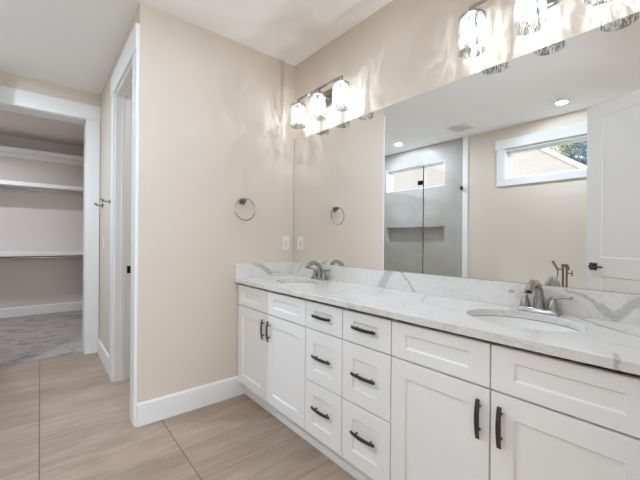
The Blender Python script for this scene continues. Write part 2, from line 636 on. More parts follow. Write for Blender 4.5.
# floors
struct('floor', MB().box(-1.93, 5.5, -3.3, 0.1, -0.06, 0), M_FLOOR, 'taupe wood-look tile floor of the bathroom', cat='floor')
struct('floor_closet', MB().box(-4.62, -1.93, -3.0, -1.0, -0.06, 0.008), M_CARPET, 'mottled grey carpet on the closet floor', cat='carpet')
struct('ceiling', MB().box(-2.03, 5.5, -3.3, 0.12, H, H + 0.08), M_CEIL, 'smooth white ceiling over the bathroom', cat='ceiling')
struct('ceiling_closet', MB().box(-4.62, -2.03, -3.3, 0.12, H, H + 0.08), M_CLOS, 'pale ceiling inside the closet', cat='ceiling')  # toned below the white ceiling paint, standing in for closet shade

# walls
struct('wall_vanity', MB().box(-1.96, 5.5, 0, 0.115, 0, H), M_WALL, 'beige wall behind the long mirror and vanity')
struct('wall_end', MB().box(-0.115, 0, -DE, 0, 0, H), M_WALL, 'beige end wall with the towel ring')
struct('wall_doorway', MB().box(-1.844, -0.875, -DE, -DE + 0.115, 0, H).box(-0.875, -0.115, -DE, -DE + 0.115, 2.44, H), M_WALL,
       'narrow beige wall with robe hooks around the side doorway')
struct('wall_closet', MB().box(-2.03, XC, -1.335, 0, 0, H).box(-2.03, XC, -2.074, -1.335, 2.463, H).box(-2.03, XC, -3.24, -2.074, 0, H), M_WALL,
       'beige wall around the closet doorway')
WIN = (0.53, 1.63, 2.045, 2.435)
SWIN = (-1.475, -0.335, 2.068, 2.462)
NICHE = (-1.455, -0.335, 1.175, 1.44)


def holed(mb, x0, x1, y0, y1, z0, z1, holes):
    """a wall along x with rectangular openings cut through (x0,x1,z0,z1)"""
    xs = sorted({x0, x1} | {h[0] for h in holes} | {h[1] for h in holes})
    for a, b in zip(xs[:-1], xs[1:]):
        cuts = sorted([(h[2], h[3]) for h in holes if h[0] <= a + 1e-6 and h[1] >= b - 1e-6])
        z = z0
        for c0, c1 in cuts:
            mb.box(a, b, y0, y1, z, c0)
            z = c1
        mb.box(a, b, y0, y1, z, z1)
    return mb


struct('wall_window', holed(MB(), -0.04, XE + 0.12, YS - 0.15, YS, 0, H, [WIN]), M_WALL, 'beige wall with the high window above the tub')
sw = holed(MB(), -1.96, -0.04, YS - 0.15, YS - 0.09, 0, H, [SWIN])
holed(sw, -1.96, -0.04, YS - 0.09, YS, 0, H, [SWIN, NICHE])
struct('wall_shower', sw, M_TILE, 'grey stone-look tiled back wall of the shower with a long niche')
struct('wall_shower_side', MB().box(-1.844, -1.60, YS, -2.078, 0, H), M_TILE, 'grey tiled side wall of the shower')
struct('wall_entry', MB().box(XE, XE + 0.115, -3.2, -1.83, 0, H).box(XE, XE + 0.115, -0.93, 0, 0, H).box(XE, XE + 0.115, -1.83, -0.93, 2.46, H), M_WALL,
       'beige wall around the entry doorway')
struct('wall_closet_back', MB().box(-4.6, -4.47, -2.9, -1.0, 0, H), M_CLOS, 'pale wall at the back of the closet')
struct('wall_closet_right', MB().box(-4.47, -2.03, -1.15, -1.03, 0, H), M_CLOS, 'pale right side wall of the closet')
struct('wall_closet_left', MB().box(-4.47, -2.03, -2.9, -2.78, 0, H), M_CLOS, 'pale left side wall of the closet')
struct('wall_bedroom', MB().box(5.38, 5.5, -3.2, 0, 0, H).box(XE + 0.115, 5.38, -3.3, -3.2, 0, H), M_WALL, 'beige wall of the bedroom beyond the entry')

# trim strips
struct('trim_1', MB().box(-0.045, 0.032, YS, YS + 0.012, 0, H), M_TRIM, 'white vertical strip where the shower tile ends', 0.002, 'trim')

# baseboards
BBH, BBT = 0.15, 0.016


def bb_profile(t=BBT, h=BBH):
    return [(0, 0), (t, 0), (t, h - 0.012), (t - 0.006, h), (0, h)]


mb = MB()
mb.prism([(p[0], p[1]) for p in bb_profile()], 'y', -DE - 0.002, -0.462)
struct('baseboard_end', mb, M_TRIM, 'white baseboard along the end wall under the towel ring', 0, 'baseboard')
mb = MB().prism([(-DE - p[0], p[1]) for p in bb_profile()], 'x', XC + 0.02, -0.99)
struct('baseboard_doorway', mb, M_TRIM, 'short white baseboard below the robe hooks', 0, 'baseboard')
mb = MB().prism([(-4.47 + p[0], p[1]) for p in bb_profile()], 'y', -2.78, -1.15)
struct('baseboard_closet', mb, M_TRIM, 'white baseboard along the back wall of the closet', 0, 'baseboard')
mb = MB().prism([(YS + p[0], p[1]) for p in bb_profile()], 'x', 0.042, XE)
struct('baseboard_window', mb, M_TRIM, 'white baseboard behind the tub under the window', 0, 'baseboard')
mb = MB().prism([(XE - p[0], p[1]) for p in bb_profile()], 'y', YS, -1.94)
struct('baseboard_entry', mb, M_TRIM, 'white baseboard beside the entry doorway', 0, 'baseboard')

# closet doorway trim
mb = MB()
mb.box(XC, XC + 0.020, -1.349, -1.232, 0, 2.452)
mb.box(XC, XC + 0.024, -2.075, -DE - 0.001, 2.452, 2.606)
mb.box(-2.045, XC, -1.354, -1.335, 0, 2.463).box(-2.045, XC, -2.074, -2.064, 0, 2.463).box(-2.045, XC, -2.064, -1.354, 2.445, 2.463)
struct('trim_2', mb, M_TRIM, 'white flat casing and jamb around the closet doorway', 0.002, 'door casing')
# side doorway trim
t3 = empty('trim_3', (-0.5, -DE, 0), 'white flat casing and jamb around the side doorway', 'door casing', kind='structure')
mb = MB()
mb.box(-0.990, -0.875, -DE - 0.020, -DE, 0, 2.44)
mb.box(-0.118, -0.001, -DE - 0.020, -DE, 0, 2.44)
mb.box(-1.000, 0.0, -DE - 0.025, -DE, 2.44, 2.605)
mb.build('casing', M_TRIM, t3, bevel=0.002)
mb = MB()
mb.box(-0.876, -0.858, -DE - 0.004, -DE + 0.118, 0, 2.425).box(-0.135, -0.117, -DE - 0.004, -DE + 0.118, 0, 2.425)
mb.box(-0.876, -0.117, -DE - 0.004, -DE + 0.118, 2.422, 2.44)
mb.box(-0.858, -0.846, -DE + 0.040, -DE + 0.076, 0, 2.422).box(-0.147, -0.135, -DE + 0.040, -DE + 0.076, 0, 2.422)
mb.box(-0.846, -0.147, -DE + 0.040, -DE + 0.076, 2.410, 2.422)
mb.build('jamb', M_TRIM, t3, bevel=0.0015)
mb = MB().box(-0.859, -0.8555, -DE + 0.086, -DE + 0.114, 0.915, 0.978)
tag(mb.build('strike_plate', M_BLACKM, t3, bevel=0.001), 'dark metal strike plate')
# entry doorway trim
mb = MB()
mb.box(XE - 0.012, XE, -1.93, -1.83, 0, 2.46).box(XE - 0.012, XE, -0.93, -0.85, 0, 2.46).box(XE - 0.014, XE, -1.94, -0.84, 2.46, 2.60)
struct('trim_4', mb, M_TRIM, 'white flat casing around the entry doorway', 0.002, 'door casing')


# windows
def window(name, w, label):
    x0, x1, z0, z1 = w
    root = empty(name, ((x0 + x1) / 2, YS - 0.12, z0), label, 'window', kind='structure')
    f, t = 0.045, 0.03
    mb = MB()
    ya, yb = YS - 0.15, YS - 0.09
    mb.box(x0, x0 + f, ya, yb, z0, z1).box(x1 - f, x1, ya, yb, z0, z1)
    mb.box(x0 + f, x1 - f, ya, yb, z0, z0 + t).box(x0 + f, x1 - f, ya, yb, z1 - t, z1)
    mb.build('window_frame', M_VINYL, root, bevel=0.002)
    mb = MB().box(x0 + f - 0.004, x1 - f + 0.004, YS - 0.124, YS - 0.119, z0 + t - 0.004, z1 - t + 0.004)
    mb.build('pane', M_GLASS, root)
    return root


w1 = window('window_1', WIN, 'high horizontal window with white casing above the tub')
mb = MB()
mb.box(0.438, 0.53, YS, YS + 0.018, 2.045, 2.452).box(1.63, 1.722, YS, YS + 0.018, 2.045, 2.452)
mb.box(0.420, 1.740, YS, YS + 0.026, 2.452, 2.577)
mb.box(0.438, 1.722, YS, YS + 0.018, 1.957, 2.045)
mb.build('casing', M_TRIM, w1, bevel=0.002)
mb = MB()
mb.box(0.53, 0.540, YS - 0.09, YS, 2.045, 2.435).box(1.62, 1.63, YS - 0.09, YS, 2.045, 2.435)
mb.box(0.540, 1.62, YS - 0.09, YS, 2.045, 2.053).box(0.540, 1.62, YS - 0.09, YS, 2.427, 2.435)
mb.build('window_reveal', M_TRIM, w1)
w2 = window('window_2', SWIN, 'high horizontal window set in the grey shower tile')
mb = MB()
mb.box(SWIN[0], SWIN[0] + 0.010, YS - 0.09, YS, SWIN[2], SWIN[3]).box(SWIN[1] - 0.010, SWIN[1], YS - 0.09, YS, SWIN[2], SWIN[3])
mb.box(SWIN[0] + 0.010, SWIN[1] - 0.010, YS - 0.09, YS, SWIN[2], SWIN[2] + 0.008).box(SWIN[0] + 0.010, SWIN[1] - 0.010, YS - 0.09, YS, SWIN[3] - 0.008, SWIN[3])
mb.build('window_reveal', M_TRIM, w2)

# ------------------------------------------------------------------ entry door, swung into the room
HINGE = Vector((2.335, -1.79, 0))
EDGE = Vector((1.615, -2.15, 0))
DW = (EDGE - HINGE).length
ang = math.atan2(EDGE.y - HINGE.y, EDGE.x - HINGE.x)


def shaker_profile(mb, w, h, t, panels, y0=0.0, depth=0.008, ch=0.003, twosided=False):
    """slab in x (0..w), z (0..h), front face at y0 facing -y, with recessed rectangular panels (x0,x1,z0,z1)"""
    bm = mb.bm

    def face(y, s):
        xs = sorted({0, w} | {p[0] for p in panels} | {p[1] for p in panels})
        zs = sorted({0, h} | {p[2] for p in panels} | {p[3] for p in panels})
        V = {}

        def v(x, z, yy):
            k = (round(x, 5), round(z, 5), round(yy, 5))
            if k not in V: V[k] = bm.verts.new((x, yy, z))
            return V[k]
        for xa, xb in zip(xs[:-1], xs[1:]):
            for za, zb in zip(zs[:-1], zs[1:]):
                inp = any(p[0] - 1e-6 <= xa and xb <= p[1] + 1e-6 and p[2] - 1e-6 <= za and zb <= p[3] + 1e-6 for p in panels)
                if not inp:
                    bm.faces.new([v(xa, za, y), v(xb, za, y), v(xb, zb, y), v(xa, zb, y)])
        for xa, xb, za, zb in panels:
            a = [(xa, za), (xb, za), (xb, zb), (xa, zb)]
            b = [(xa + ch, za + ch), (xb - ch, za + ch), (xb - ch, zb - ch), (xa + ch, zb - ch)]
            yy = y + s * depth
            for i in range(4):
                j = (i + 1) % 4
                bm.faces.new([v(*a[i], y), v(*a[j], y), v(*b[j], yy), v(*b[i], yy)])
            bm.faces.new([v(*q, yy) for q in b])
        return xs, zs, v
    xs, zs, v1 = face(y0, 1)
    if twosided:
        _, _, v2 = face(y0 + t, -1)
    else:
        vb = {}

        def v2(x, z, yy):
            k = (round(x, 5), round(z, 5))
            if k not in vb: vb[k] = bm.verts.new((x, yy, z))
            return vb[k]
        loop = [v2(x, 0, y0 + t) for x in xs] + [v2(w, z, y0 + t) for z in zs[1:]] + [v2(x, h, y0 + t) for x in xs[-2::-1]] + [v2(0, z, y0 + t) for z in zs[-2:0:-1]]
        bm.faces.new(loop)
    for xa, xb in zip(xs[:-1], xs[1:]):
        for z in (0, h):
            bm.faces.new([v1(xa, z, y0), v1(xb, z, y0), v2(xb, z, y0 + t), v2(xa, z, y0 + t)])
    for za, zb in zip(zs[:-1], zs[1:]):
        for x in (0, w):
            bm.faces.new([v1(x, za, y0), v1(x, zb, y0), v2(x, zb, y0 + t), v2(x, za, y0 + t)])
    return mb


door = empty('door_1', HINGE, 'tall white two-panel entry door swung open beside the tub', 'door', kind='structure')
# local: x runs from the free edge to the hinge; the visible face looks to +y of the room
door.location = EDGE
door.rotation_euler = (0, 0, math.atan2(HINGE.y - EDGE.y, HINGE.x - EDGE.x))
mb = MB()
shaker_profile(mb, DW, 2.43, 0.036, [(0.13, DW - 0.13, 0.24, 0.905), (0.13, DW - 0.13, 1.07, 2.315)], -0.036, 0.007, 0.008, True)
bmesh.ops.translate(mb.bm, verts=mb.bm.verts, vec=(0, 0, 0.010))
mb.build('door_leaf', M_TRIM, door, world=False, bevel=0.0015)
for s in (1, -1):
    mb = MB()
    y0 = 0.0 if s > 0 else -0.036
    mb.box(0.035, 0.100, min(y0, y0 + s * 0.008), max(y0, y0 + s * 0.008), 0.965, 1.030)
    mb.tube([(0.068, y0 + s * 0.006, 0.998), (0.068, y0 + s * 0.045, 0.998)], 0.011, 12)
    mb.tube([(0.060, y0 + s * 0.045, 0.998), (0.10, y0 + s * 0.047, 0.998), (0.175, y0 + s * 0.047, 0.996)], [0.010, 0.009, 0.007], 10)
    tag(mb.build('door_handle', M_DARKM, door, world=False, bevel=0.001), 'dark pewter lever handle on a square rose')
mb = MB().box(-0.0015, 0.0005, -0.030, -0.006, 0.96, 1.035).box(-0.010, 0.0, -0.025, -0.011, 0.985, 1.008)
mb.build('latch', M_DARKM, door, world=False)

# ------------------------------------------------------------------ vanity
YF = -0.527          # front of the doors
ZT, ZB = 0.912, 0.8828
X0, X1, X2, X3, X4 = 0.0076, 0.8714, 1.1799, 1.4905, 2.3365
GAP = 0.0028


def pull(parent, L, vertical=False, loc=(0, 0, 0)):
    """arched bar pull on two posts; local frame of the front it sits on"""
    mb = MB()
    n = 14
    pts = []
    for i in range(n + 1):
        s = -1 + 2 * i / n
        d = -0.0165 - 0.008 * (1 - s * s)
        a = s * L / 2
        pts.append(Vector((0, d, a)) if vertical else Vector((a, d, 0)))
    rings = []
    for i, p in enumerate(pts):
        s = abs(-1 + 2 * i / n)
        hw = 0.0082 - 0.0014 * s
        th = 0.0032
        if vertical:
            rings.append([p + Vector((-hw, th, 0)), p + Vector((hw, th, 0)), p + Vector((hw, -th, 0)), p + Vector((-hw, -th, 0))])
        else:
            rings.append([p + Vector((0, th, -hw)), p + Vector((0, th, hw)), p + Vector((0, -th, hw)), p + Vector((0, -th, -hw))])
    mb.rings(rings)
    for s in (-0.3, 0.3):
        a = s * L
        d = -0.0165 - 0.008 * (1 - (2 * s) ** 2)
        A = (0, 0, a) if vertical else (a, 0, 0)
        B = (0, d + 0.001, a) if vertical else (a, d + 0.001, 0)
        mb.tube([A, B], [0.0052, 0.0042], 10)
    bmesh.ops.translate(mb.bm, verts=mb.bm.verts, vec=loc)
    return mb.build('handle', M_DARKM, parent, world=False, bevel=0.0008, smooth=True)


def front(parent, name, xa, xb, za, zb, mx, mz, px):
    """one shaker door or drawer front, origin at its lower left corner"""
    w, h = xb - xa - 2 * GAP, zb - za - 2 * GAP
    mb = MB()
    shaker_profile(mb, w, h, 0.020, [(mx, w - mx, mz[0], h - mz[1])])
    o = mb.build(name, M_CAB, parent, world=False, bevel=0.0012)
    o.location = (xa + GAP - px, YF, za + GAP)
    return o, w, h


def carcass(parent, xa, xb, px, stile, rails, left_end=False):
    mb = MB()
    yb, yf = -0.004, YF + 0.024
    t = 0.016
    mb.box(xa, xa + t, yf, yb, 0.105, 0.878).box(xb - t, xb, yf, yb, 0.105, 0.878)
    mb.box(xa + t, xb - t, yf, yb, 0.105, 0.121)
    mb.box(xa + t, xb - t, yb - 0.008, yb, 0.121, 0.878)
    for z in rails:
        mb.box(xa + t, xb - t, yf, yf + 0.02, z - 0.02, z + 0.02)
    mb.box(xa + t, xb - t, yf + 0.05, yf + 0.07, 0.85, 0.878)
    if stile:
        mb.box(stile - 0.03, stile + 0.03, yf + 0.0005, yf + 0.0195, 0.121, 0.845)
    bmesh.ops.translate(mb.bm, verts=mb.bm.verts, vec=(-px, 0, 0))
    mb.build('carcass', M_CABIN, parent, world=False)
    mb = MB().box(xa, xb, -0.470, -0.452, 0.0, 0.1035)
    bmesh.ops.translate(mb.bm, verts=mb.bm.verts, vec=(-px, 0, 0))
    mb.build('toe_kick', M_CAB, parent, world=False, bevel=0.001)


ZTOP = 0.8665


def sink_cabinet(xa, xb, label):
    px = (xa + xb) / 2
    root = empty('sink_cabinet', (px, 0, 0), label, 'cabinet', 'white vanity base cabinets')
    carcass(root, xa, xb, px, px, [0.71])
    for i, (a, b) in enumerate(((xa, px), (px, xb))):
        front(root, 'false_front', a, b, 0.710, ZTOP, 0.073, (0.048, 0.046), px)
        d, w, h = front(root, 'door', a, b, 0.1085, 0.708, 0.073, (0.073, 0.072), px)
        hx = (w - 0.032) if i == 0 else 0.034
        hd = pull(d, 0.137, True, (hx, 0, 0.600 - 0.1085 - GAP))
        tag(hd, 'dark pewter bar pull')
    return root


def drawer_cabinet(xa, xb, label):
    px = (xa + xb) / 2
    root = empty('drawer_cabinet', (px, 0, 0), label, 'cabinet', 'white vanity base cabinets')
    carcass(root, xa, xb, px, None, [0.711, 0.412])
    for za, zb, mz, hz in ((0.7105, ZTOP, (0.052, 0.048), 0.7925), (0.4125, 0.7095, (0.070, 0.072), 0.566), (0.1085, 0.4115, (0.070, 0.070), 0.280)):
        d, w, h = front(root, 'drawer', xa, xb, za, zb, 0.073, mz, px)
        tag(pull(d, 0.152, False, (w / 2, 0, hz - za - GAP)), 'dark pewter bar pull')
    return root


sink_cabinet(X0, X1, 'white shaker sink cabinet with two doors against the end wall')
drawer_cabinet(X1, X2, 'white three-drawer cabinet next to the sink cabinet at the end wall')
drawer_cabinet(X2, X3, 'white three-drawer cabinet next to the sink cabinet nearest the camera')
sink_cabinet(X3, X4, 'large white shaker sink cabinet nearest the camera, under the big faucet')
SINKS = [(0.4395, -0.2535), (1.913, -0.2535)]
SA, SB = 0.205, 0.157


def counter():
    mb = MB()
    bm = mb.bm
    ya, yb = -0.5568, -0.0005
    xl, xr = 0.0005, XE - 0.0005
    n = 64
    cells = []
    for cx, cy in SINKS:
        cells.append((cx - 0.27, cx + 0.27, cx, cy))
    xs = [xl, cells[0][0], cells[0][1], cells[1][0], cells[1][1], xr]

    def quad(xa, xb, z):
        bm.faces.new([bm.verts.new((x, y, z)) for x, y in ((xa, ya), (xb, ya), (xb, yb), (xa, yb))])
    for z in (ZT, ZB):
        for xa, xb in ((xs[0], xs[1]), (xs[2], xs[3]), (xs[4], xs[5])):
            quad(xa, xb, z)
    for xa, xb, cx, cy in cells:
        ell, rec = [], []
        angs = [2 * math.pi * k / n for k in range(n)]
        # make rays pass exactly through the rectangle corners
        for X, Y in ((xa, ya), (xb, ya), (xb, yb), (xa, yb)):
            A = math.atan2(Y - cy, X - cx) % (2 * math.pi)
            k = min(range(len(angs)), key=lambda i: abs((angs[i] - A + math.pi) % (2 * math.pi) - math.pi))
            angs[k] = A
        angs.sort()
        for A in angs:
            c, s = math.cos(A), math.sin(A)
            r = 1 / math.sqrt((c / SA) ** 2 + (s / SB) ** 2)
            ell.append((cx + r * c, cy + r * s))
            tx = ((xb - cx) / c if c > 1e-9 else (xa - cx) / c if c < -1e-9 else 1e9)
            ty = ((yb - cy) / s if s > 1e-9 else (ya - cy) / s if s < -1e-9 else 1e9)
            t = min(tx, ty)
            rec.append((cx + t * c, cy + t * s))
        hole = {}
        for z in (ZT, ZB):
            ve = [bm.verts.new((x, y, z)) for x, y in ell]
            vr = [bm.verts.new((x, y, z)) for x, y in rec]
            hole[z] = ve
            for i in range(n):
                j = (i + 1) % n
                bm.faces.new((ve[i], ve[j], vr[j], vr[i]))
        for i in range(n):
            j = (i + 1) % n
            bm.faces.new((hole[ZT][i], hole[ZT][j], hole[ZB][j], hole[ZB][i]))
    # outer edges
    for xa, xb in zip(xs[:-1], xs[1:]):
        for y in (ya, yb):
            bm.faces.new([bm.verts.new(p) for p in ((xa, y, ZB), (xb, y, ZB), (xb, y, ZT), (xa, y, ZT))])
    for x in (xl, xr):
        bm.faces.new([bm.verts.new(p) for p in ((x, ya, ZB), (x, yb, ZB), (x, yb, ZT), (x, ya, ZT))])
    bmesh.ops.remove_doubles(bm, verts=bm.verts, dist=1e-5)
    return mb


c = counter().build('countertop', M_TOP, bevel=0.002)
tag(c, 'long white quartz countertop with soft grey veins over the cabinets', 'countertop')
b = MB().box(0.0205, XE - 0.001, -0.0205, -0.0005, ZT, 1.0235).build('backsplash', M_BSP, bevel=0.0015)
tag(b, 'white quartz backsplash with grey veins under the mirror', 'backsplash')
b = MB().box(0.0005, 0.020, -0.5568, -0.0005, ZT, 1.0235).build('side_splash', M_SSP, bevel=0.0015)
tag(b, 'short quartz side splash standing against the end wall', 'backsplash')

# sinks
def sink(cx, cy, label):
    root = empty('sink', (cx, cy, ZB - 0.15), label, 'sink', 'oval undermount sinks')
    mb = MB()
    prof = [(1.10, ZB - 0.002), (1.0, ZB - 0.002), (0.985, ZB - 0.03), (0.93, ZB - 0.075), (0.80, ZB - 0.115), (0.58, ZB - 0.138), (0.30, ZB - 0.147), (0.12, ZB - 0.150)]
    mb.rings([[(cx + s * SA * math.cos(2 * math.pi * k / 56), cy + s * SB * math.sin(2 * math.pi * k / 56), z) for k in range(56)] for s, z in prof], cap=False)
    mb.bm.faces.new([mb.bm.verts.new((cx + 0.12 * SA * math.cos(2 * math.pi * k / 56), cy + 0.12 * SB * math.sin(2 * math.pi * k / 56), ZB - 0.150)) for k in range(56)])
    bmesh.ops.remove_doubles(mb.bm, verts=mb.bm.verts, dist=1e-5)
    o = mb.build('bowl', M_CERAM, root, smooth=True)
    m = o.modifiers.new('solid', 'SOLIDIFY')
    m.thickness = 0.008
    m.offset = -1 if o.data.polygons[0].normal.z > 0 else 1
    mb = MB().lathe([(0.022, 0), (0.022, 0.003), (0.017, 0.004), (0.016, 0.002)], (cx, cy, ZB - 0.150), 24)
    tag(mb.build('drain', M_NICKEL, root, smooth=True), 'nickel drain ring')


sink(*SINKS[0], 'oval white sink set in the counter by the end wall')
sink(*SINKS[1], 'oval white sink set in the counter nearest the camera')


# faucets
def faucet(cx, label):
    root = empty('faucet', (cx, -0.066, ZT), label, 'faucet', 'two-handle nickel faucets')
    mb = MB()
    # base bar with flared rectangular feet
    def rect(hx, hy, z, r=0.006):
        pts = []
        for sx, sy, a0 in ((1, 1, 0), (-1, 1, 90), (-1, -1, 180), (1, -1, 270)):
            for k in range(4):
                a = R(a0 + 30 * k)
                pts.append((sx * (hx - r) + r * math.cos(a), sy * (hy - r) + r * math.sin(a), z))
        return pts
    mb.rings([rect(0.078, 0.027, 0.0005), rect(0.077, 0.026, 0.006), rect(0.073, 0.022, 0.018), rect(0.071, 0.020, 0.021)])
    mb.build('base', M_NICKEL, root, world=False, smooth=True)
    mb = MB()
    # high-arc spout that swells at the base and ends in a bell
    pts = [(0, 0.004, 0.018), (0, 0.006, 0.045), (0, 0.005, 0.072), (0, -0.002, 0.098), (0, -0.016, 0.118), (0, -0.038, 0.130), (0, -0.064, 0.132), (0, -0.090, 0.125), (0, -0.110, 0.112), (0, -0.120, 0.098)]
    rad = [0.025, 0.0225, 0.0195, 0.0170, 0.0155, 0.0148, 0.0145, 0.0150, 0.0162, 0.0172]
    mb.tube(pts, rad, 18, flat=(1.08, 0.95))
    mb.lathe([(0.0125, 0), (0.0125, 0.006)], (0, -0.122, 0.0915), 16)
    mb.build('spout', M_NICKEL, root, world=False, smooth=True)
    for s in (-1, 1):
        mb = MB()
        mb.lathe([(0.021, 0.019), (0.0205, 0.026), (0.0175, 0.042), (0.0125, 0.058), (0.0105, 0.064), (0.0105, 0.070), (0.007, 0.074)], (s * 0.0525, 0, 0), 20)
        h = mb.build('handle', M_NICKEL, root, world=False, smooth=True)
        mb = MB()
        mb.tube([(s * 0.050, 0, 0.066), (s * 0.066, 0.0, 0.072), (s * 0.090, 0.001, 0.076), (s * 0.118, 0.002, 0.077)], [0.0095, 0.0085, 0.0080, 0.0092], 12, flat=(1.25, 0.72))
        mb.build('lever', M_NICKEL, h, world=False, smooth=True)
    return root


faucet(0.4395, 'brushed nickel faucet at the sink by the end wall')
faucet(1.915, 'large brushed nickel faucet at the sink nearest the camera')

# mirror
mb = MB().box(0.012, 2.340, -0.0062, -0.0006, 1.0255, 2.0756)
tag(mb.build('mirror', M_MIRROR), 'long frameless wall mirror above the backsplash', 'mirror')


# vanity lights
def vanity_light(x, label):
    zb = 2.338
    root = empty('vanity_light', (x, 0, 2.30), label, 'light fixture', 'three-shade bath lights')
    yb = -0.130
    mb = MB().box(x - 0.0635, x + 0.0635, -0.022, -0.0006, 2.242, 2.370)
    mb.build('back_plate', M_NICKEL, root, bevel=0.004)
    mb = MB().tube([(x, -0.020, 2.306), (x, -0.075, 2.312), (x, -0.110, 2.325), (x, yb, zb)], 0.0085, 12)
    mb.lathe([(0.020, 0), (0.018, -0.010), (0.011, -0.014)], (x, -0.0215, 2.306), 16, 'y')
    mb.build('arm', M_NICKEL, root, smooth=True)
    mb = MB().box(x - 0.262, x + 0.262, yb - 0.006, yb + 0.006, zb - 0.006, zb + 0.006)
    mb.build('bar', M_NICKEL, root, bevel=0.001)
    for k in (-1, 0, 1):
        sx = x + k * 0.248
        mb = MB()
        mb.lathe([(0.009, zb - 0.004), (0.009, 2.300), (0.020, 2.298), (0.022, 2.293), (0.058, 2.291), (0.060, 2.288), (0.060, 2.282), (0.056, 2.281), (0.020, 2.281), (0.018, 2.262), (0.014, 2.258)], (sx, yb, 0), 28)
        mb.build('shade_holder', M_NICKEL, root, smooth=True)
        mb = MB()
        prof = []
        for i in range(15):
            f = i / 14
            prof.append((0.055 + 0.006 * f + 0.0012 * math.sin(f * 17), 2.2805 - 0.158 * f))
        rings = []
        for i, (r, z) in enumerate(prof):
            rings.append([(sx + (r + 0.0012 * math.sin(7 * a + 3 * k + 0.5 * i) + 0.0008 * math.sin(13 * a - 0.7 * i)) * math.cos(a),
                           yb + (r + 0.0012 * math.sin(7 * a + 3 * k + 0.5 * i) + 0.0008 * math.sin(13 * a - 0.7 * i)) * math.sin(a), z)
                          for a in [2 * math.pi * q / 48 for q in range(48)]])
        mb.rings(rings, cap=False)
        sh = mb.build('glass_shade', M_SHADE, root, smooth=True)
        mb = MB()
        mb.tube([(sx + 0.0615 * math.cos(2 * math.pi * q / 40), yb + 0.0615 * math.sin(2 * math.pi * q / 40), 2.1225) for q in range(40)], 0.0018, 6, close=True)
        mb.build('shade_rim', M_GLASS, sh, smooth=True)
        mb = MB()
        mb.lathe([(0.012, 2.259), (0.014, 2.245), (0.020, 2.225), (0.0225, 2.200), (0.019, 2.170), (0.010, 2.150), (0.002, 2.146)], (sx, yb, 0), 20)
        bl = mb.build('bulb', M_BULB, root, smooth=True)
        mb = MB()
        for q in range(4):
            aq = R(45 + 90 * q)
            dx, dy = 0.009 * math.cos(aq), 0.009 * math.sin(aq)
            mb.tube([(sx + dx * 0.6, yb + dy * 0.6, 2.232), (sx + dx, yb + dy, 2.200), (sx + dx * 0.7, yb + dy * 0.7, 2.168)], 0.0007, 5)
        mb.build('filament', M_FIL, bl)
        pl = bpy.data.lights.new('bulb_light', 'POINT')
        pl.energy = P_VAN
        pl.color = (0.88, 0.98, 1.10)
        pl.shadow_soft_size = 0.0012
        po = bpy.data.objects.new('bulb_light', pl)
        po.location = (0, 0, 0)
        po.parent = bl
        po.location = Vector((sx, yb, 2.200)) - root.location
        col.objects.link(po)


vanity_light(0.483, 'brushed nickel three-shade light above the mirror in the corner')
vanity_light(1.893, 'brushed nickel three-shade light above the mirror nearest the camera')

# towel ring
tr_ = empty('towel_ring', (0, -0.497, 1.515), 'nickel towel ring hanging on the end wall', 'towel ring')
mb = MB().box(0.0006, 0.010, -0.520, -0.474, 1.490, 1.536)
mb.box(0.010, 0.056, -0.510, -0.484, 1.508, 1.528)
mb.build('post', M_FILLER, tr_, bevel=0.002)
mb = MB().tube([(0.050, -0.493 + 0.084 * math.cos(2 * math.pi * q / 56), 1.447 + 0.084 * math.sin(2 * math.pi * q / 56)) for q in range(56)], 0.0042, 8, close=True)
mb.build('ring', M_NICKEL, tr_, smooth=True)

# outlet
ol = empty('wall_outlet', (0, -0.083, 1.184), 'white outlet plate on the end wall beside the mirror', 'outlet')
MB().box(0.0006, 0.0055, -0.119, -0.047, 1.125, 1.243).build('cover_plate', M_PLATE, ol, bevel=0.002)
MB().box(0.0055, 0.0080, -0.100, -0.066, 1.150, 1.218).build('receptacle', M_PLATE, ol, bevel=0.001)
mb = MB()
for z in (1.166, 1.202):
    mb.box(0.0080, 0.0084, -0.090, -0.0875, z - 0.005, z + 0.005).box(0.0080, 0.0084, -0.0785, -0.076, z - 0.005, z + 0.005)
mb.box(0.0080, 0.0090, -0.088, -0.078, 1.180, 1.188)
mb.build('slots', M_SLOT, ol)

# light switch by the hooks
swt = empty('light_switch', (-1.52, -DE, 1.18), 'white light switch on the narrow wall below the robe hooks', 'switch')
MB().box(-1.556, -1.484, -DE - 0.006, -DE - 0.0006, 1.122, 1.240).build('cover_plate', M_PLATE, swt, bevel=0.002)
MB().box(-1.536, -1.504, -DE - 0.010, -DE - 0.006, 1.150, 1.212).build('rocker', M_PLATE, swt, bevel=0.001)


# robe hooks
def robe_hook(x, label):
    z = 1.545
    root = empty('robe_hook', (x, -DE, z), label, 'robe hook', 'nickel robe hooks')
    y = -DE
    MB().box(x - 0.022, x + 0.022, y - 0.010, y - 0.0006, z - 0.018, z + 0.018).build('back_plate', M_DARKM, root, bevel=0.002)
    mb = MB()
    mb.tube([(x, y - 0.009, z), (x, y - 0.060, z)], 0.008, 10)
    mb.tube([(x - 0.028, y - 0.058, z + 0.014), (x, y - 0.060, z), (x + 0.028, y - 0.058, z + 0.014)], 0.007, 10)
    mb.tube([(x, y - 0.058, z), (x, y - 0.070, z + 0.010), (x, y - 0.073, z + 0.026)], 0.007, 10)
    mb.build('prongs', M_NICKEL, root, smooth=True)


robe_hook(-1.12, 'nickel robe hook next to the side doorway casing')
robe_hook(-1.60, 'nickel robe hook nearer the closet doorway')

